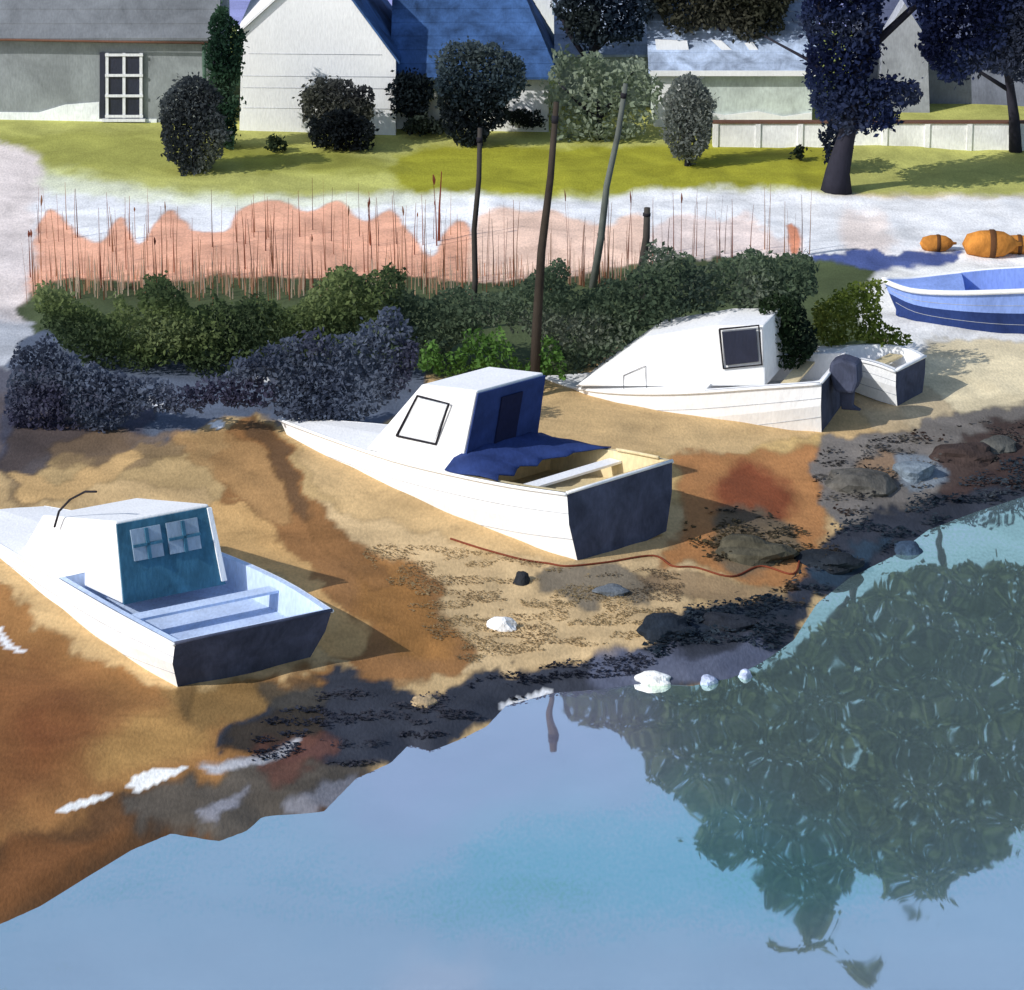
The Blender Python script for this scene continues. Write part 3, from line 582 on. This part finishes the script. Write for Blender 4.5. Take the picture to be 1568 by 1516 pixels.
tree('riverside_tree',b,Y5,[([b-np.array([0,0,.2])]+px3([(1553,180),(1545,120),(1530,60),(1520,-60)],Y5),[.17,.13,.1,.08,.05]),(px3([(1548,140),(1500,110),(1470,80)],Y5),[.06,.04,.02])],
  [[(1490,-60),(1640,-60),(1640,90),(1590,70),(1540,100),(1500,60)]],['#181e38','#263054'],.1,.8,44)
def bank(name,poly,depths,pal,leaf=.06,dens=1.5,seed=1,th=.5):
    b=G(np.mean([p[0] for p in poly]),max(p[1] for p in poly));e=empty(name,b)
    leaves('foliage',[(poly,G(0,v)[1]) for v in depths],leaf,pal,dens,th,e,seed=seed)
GR=['#3b4a32','#4e5e38','#617040','#717e50']
bank('bank_shrubs',[(50,442),(90,440),(130,470),(165,480),(180,455),(205,470),(225,425),(255,425),(272,445),(300,470),(330,455),(360,470),(395,450),(440,470),(470,455),(500,425),(525,408),(560,418),(600,410),(620,440),(600,480),(560,500),(500,545),(400,540),(320,600),(290,590),(280,560),(220,565),(150,560),(110,540),(75,500)],[560,535],GR,seed=50,dens=1.6)
bank('bank_shrubs',[(600,450),(660,455),(700,440),(760,450),(820,420),(860,400),(880,440),(960,425),(1000,380),(1040,385),(1080,410),(1140,385),(1180,390),(1235,395),(1250,440),(1200,480),(1120,470),(1000,500),(940,545),(860,560),(800,500),(740,500),(660,560),(600,560),(580,500)],[560,530],['#36443c','#475742','#586850','#707868'],seed=51,dens=1.3)
bank('bank_shrubs',[(1165,460),(1220,455),(1240,500),(1255,530),(1220,560),(1170,562),(1168,520)],[566],['#18241e','#2a3a23','#364830'],seed=52,dens=2.6)
bank('bank_shrubs',[(1240,470),(1290,450),(1345,430),(1352,490),(1395,515),(1398,530),(1350,525),(1300,520),(1260,530)],[530],['#42521e','#607028','#7d8438'],seed=53,dens=2.4)
bank('bank_grass_tufts',[(640,560),(660,525),(680,550),(720,510),(745,515),(765,500),(790,540),(800,560),(840,520),(870,570),(850,580),(740,560),(700,575)],[575],['#4c7230','#6c9444'],seed=54,dens=1.4,th=.2)
bank('dark_bank_scrub',[(20,560),(60,520),(140,560),(210,575),(300,585),(440,520),(540,510),(600,470),(640,540),(610,600),(540,648),(440,644),(420,620),(360,620),(310,625),(200,640),(120,690),(40,700),(10,640)],[650],['#3e4658','#4d566a','#5c6678','#44445a'],seed=55,dens=1.9,th=.22,leaf=.06)
weed('seaweed',[(985,990),(1005,950),(1080,925),(1180,905),(1230,870),(1290,800),(1380,770),(1470,740),(1568,700),(1568,755),(1480,785),(1400,820),(1300,880),(1240,930),(1180,1000),(1060,985),(1010,1010)],.05,['#222e3a','#33404c','#46505a','#54483a'],.6,.1,70,.5)
weed('seaweed',[(390,1120),(500,1060),(640,1070),(760,1035),(960,1000),(1000,1030),(850,1050),(700,1120),(620,1140),(540,1180),(400,1180)],.04,['#282c38','#3a3e4c','#4a4a54'],.4,.05,71,.55)
weed('seaweed',[(1260,690),(1400,665),(1568,640),(1568,690),(1440,740),(1300,790),(1250,760)],.05,['#4a3a34','#6a665e','#2c2a2c','#807c76'],.45,.1,72,.55)
weed('seaweed',[(1050,800),(1120,780),(1220,800),(1240,860),(1150,880),(1070,850)],.05,['#4a4438','#6a5a3c','#3a3a34'],.5,.1,73,.5)
weed('shingle_litter',[(560,840),(700,840),(880,870),(1040,880),(1000,970),(800,1000),(700,1010),(600,900)],.024,['#8e7a5a','#a49068','#746450'],.28,.02,74,.45)
# reeds
def reeds(name,spec,pal,seed,heads=.0):
    r=random.Random(seed);V=[];Fc=[];cols=[]
    for (u0,u1,vb0,vb1,h0,h1,n,w) in spec:
        U=[r.uniform(u0,u1) for _ in range(n)];VB=[r.uniform(vb0,vb1) for _ in range(n)];B_=on_ground(U,VB)
        for b in B_:
            hgt=r.uniform(h0,h1);lx=r.uniform(-.05,.05)*hgt;c=lin(r.choice(pal),1.1);ww=w*r.uniform(.5,1.4);k=len(V)
            for f in(0,.5,1):
                for q in range(3):
                    an=q*2.094;V.append((b[0]+lx*f*f+math.cos(an)*ww*(1-.7*f),b[1]+math.sin(an)*ww*(1-.7*f),b[2]+hgt*f-.05));cols.append((*c,1))
            for s in(0,3):
                for q in range(3):Fc.append((k+s+q,k+s+(q+1)%3,k+s+3+(q+1)%3,k+s+3+q))
            if r.random()<heads:
                k=len(V)
                for f,rr in((.86,.4),(.93,1.0),(1.0,.3)):
                    for q in range(3):V.append((b[0]+lx*f*f+math.cos(q*2.094)*ww*2.2*rr,b[1]+math.sin(q*2.094)*ww*2.2*rr,b[2]+hgt*f));cols.append((*c,1))
                for s in(0,3):
                    for q in range(3):Fc.append((k+s+q,k+s+(q+1)%3,k+s+3+(q+1)%3,k+s+3+q))
    me=bpy.data.meshes.new(name);me.from_pydata(V,[],Fc);at=me.color_attributes.new('Col','FLOAT_COLOR','POINT')
    at.data.foreach_set('color',np.array(cols,np.float32).ravel());me.materials.append(mat('foliage'));link(bpy.data.objects.new(name,me))
reeds('reed_bed',[(40,720,410,470,.9,1.7,105,.012),(25,720,350,390,.6,1.3,45,.012),(720,1000,410,450,1.0,1.9,34,.013),(1000,1240,380,410,.8,1.6,24,.013),(665,676,360,380,1.5,1.8,2,.03)],['#b06a50','#bc7c5c','#8a5240','#c09068'],60,.12)
reeds('dry_reed_grass',[(50,720,420,460,.25,.7,420,.014),(724,985,420,440,.3,.6,120,.014)],['#f6cdb4','#f0c0a2','#f4d8c6'],61)
# ---------------------------------------------------------------- buoys, rocks, ropes
def lathe(name,c,prof,m,seg=20,e=None,ax='z'):
    V=[];Fc=[]
    for r_,h in prof:
        for k in range(seg):
            q=2*math.pi*k/seg;x,y=r_*math.cos(q),r_*math.sin(q)
            V.append((c[0]+h,c[1]+x,c[2]+y) if ax=='x' else (c[0]+x,c[1]+y,c[2]+h))
    for i in range(len(prof)-1):
        for k in range(seg):Fc.append((i*seg+k,i*seg+(k+1)%seg,(i+1)*seg+(k+1)%seg,(i+1)*seg+k))
    return mesh(name,V,Fc,m,parent=e,smooth=True)
org=mat('orange_buoy_paint','#b8741c',wash=.4,wscale=3)
for u,v,s in((1436,384,.26),(1518,392,.42),(1560,388,.3)):
    p=G(u,v);e=empty('mooring_buoy',p);lathe('body',p+np.array([0,0,s*.62]),[(.001,-1.5*s),(.5*s,-1.25*s),(.68*s,-.6*s),(.7*s,0),(.62*s,.6*s),(.35*s,1.05*s),(.12*s,1.25*s),(.1*s,1.5*s),(.001,1.52*s)],org,e=e,ax='x')
    lathe('collar',p+np.array([0,0,s*.62]),[(.71*s,-.15*s),(.74*s,-.1*s),(.74*s,.1*s),(.71*s,.15*s)],mat('buoy_collar','#5a3a20'),e=e,ax='x')
def rock(name,u,v,sx,sy,sz,hexc,seed):
    p=G(u,v);bm=bmesh.new();bmesh.ops.create_icosphere(bm,subdivisions=3,radius=1)
    for w in bm.verts:
        c=w.co;d=.7+.6*float(vnoise(c.x*1.3+seed*3.1+9,c.y*1.3+c.z*1.9+9,seed))+.12*float(vnoise(c.x*5+20,c.y*5+c.z*4+20,seed));w.co=c*d;w.co.x*=sx;w.co.y*=sy;w.co.z*=sz
        w.co+=Vector(p)
    me=bpy.data.meshes.new(name);bm.to_mesh(me);bm.free();me.materials.append(mat('rock'+hexc,hexc,wash=.4,grain=.15,bump=.5,wscale=3));link(bpy.data.objects.new(name,me))
for i,(u,v,a_,b_,c_,h) in enumerate([(1150,848,.6,.5,.22,'#4a4638'),(1310,740,.6,.6,.22,'#55524c'),(1400,725,.35,.4,.2,'#6a7680'),(1480,700,.6,.5,.2,'#3c302c'),(1525,685,.35,.4,.2,'#4e4e4a'),(1020,965,.4,.4,.2,'#1e2630'),(1110,955,.4,.3,.15,'#22262e'),
   (800,890,.15,.15,.17,'#26282c'),(935,905,.25,.25,.1,'#5c6268'),(768,962,.24,.12,.2,'#f0f0ee'),(650,1074,.18,.2,.08,'#a8906c'),(1000,1042,.25,.15,.12,'#e4e2de'),(1142,1038,.1,.15,.12,'#aab4d0'),(1083,1044,.12,.15,.1,'#aab4d0'),(1265,860,.5,.4,.15,'#1f252c'),(1390,845,.25,.3,.12,'#34465a')]):
    rock('shore_rock',u,v,a_,b_,c_,h,i+1)
rope=mat('rust_rope','#7a3a22',k=1)
def ropeo(L_,r=.018,m=rope,nm='mooring_rope'):
    P=catmull(L_,6,False);Q=on_ground(P[:,0],P[:,1])+np.array([0,0,r*.8]);tube(nm,Q,r,m,seg=6)
ropeo([(690,826),(740,842),(800,858),(840,864),(870,868),(930,862),(1000,852),(1030,868),(1065,870),(1120,884),(1165,868),(1215,880),(1225,850)])
# ---------------------------------------------------------------- light + camera
S=Vector((-.77,-.51,.63)).normalized()
w=bpy.data.worlds.new('World');sc.world=w;w.use_nodes=True;nt=w.node_tree
sk=nt.nodes.new('ShaderNodeTexSky');sk.sky_type='NISHITA';sk.sun_disc=False;sk.sun_elevation=math.asin(S.z);sk.sun_rotation=math.atan2(S.x,S.y)
nt.links.new(sk.outputs[0],nt.nodes['Background'].inputs[0]);nt.nodes['Background'].inputs[1].default_value=.15
sl=bpy.data.lights.new('sun','SUN');sl.energy=3.6;sl.angle=math.radians(.5);sl.color=(1,.98,.95);so=bpy.data.objects.new('sun',sl);sc.collection.objects.link(so)
so.rotation_euler=S.to_track_quat('Z','Y').to_euler();so.location=(0,0,50)
cam=bpy.data.cameras.new('camera');co=bpy.data.objects.new('camera',cam);sc.collection.objects.link(co);co.location=(0,0,CAMZ);co.rotation_euler=(math.radians(90)-PITCH,0,0)
cam.sensor_width=36;cam.lens=F*36/1568;cam.clip_end=9000;cam.clip_start=.5;sc.camera=co
sc.view_settings.view_transform='Standard';sc.view_settings.look='None';sc.view_settings.exposure=0
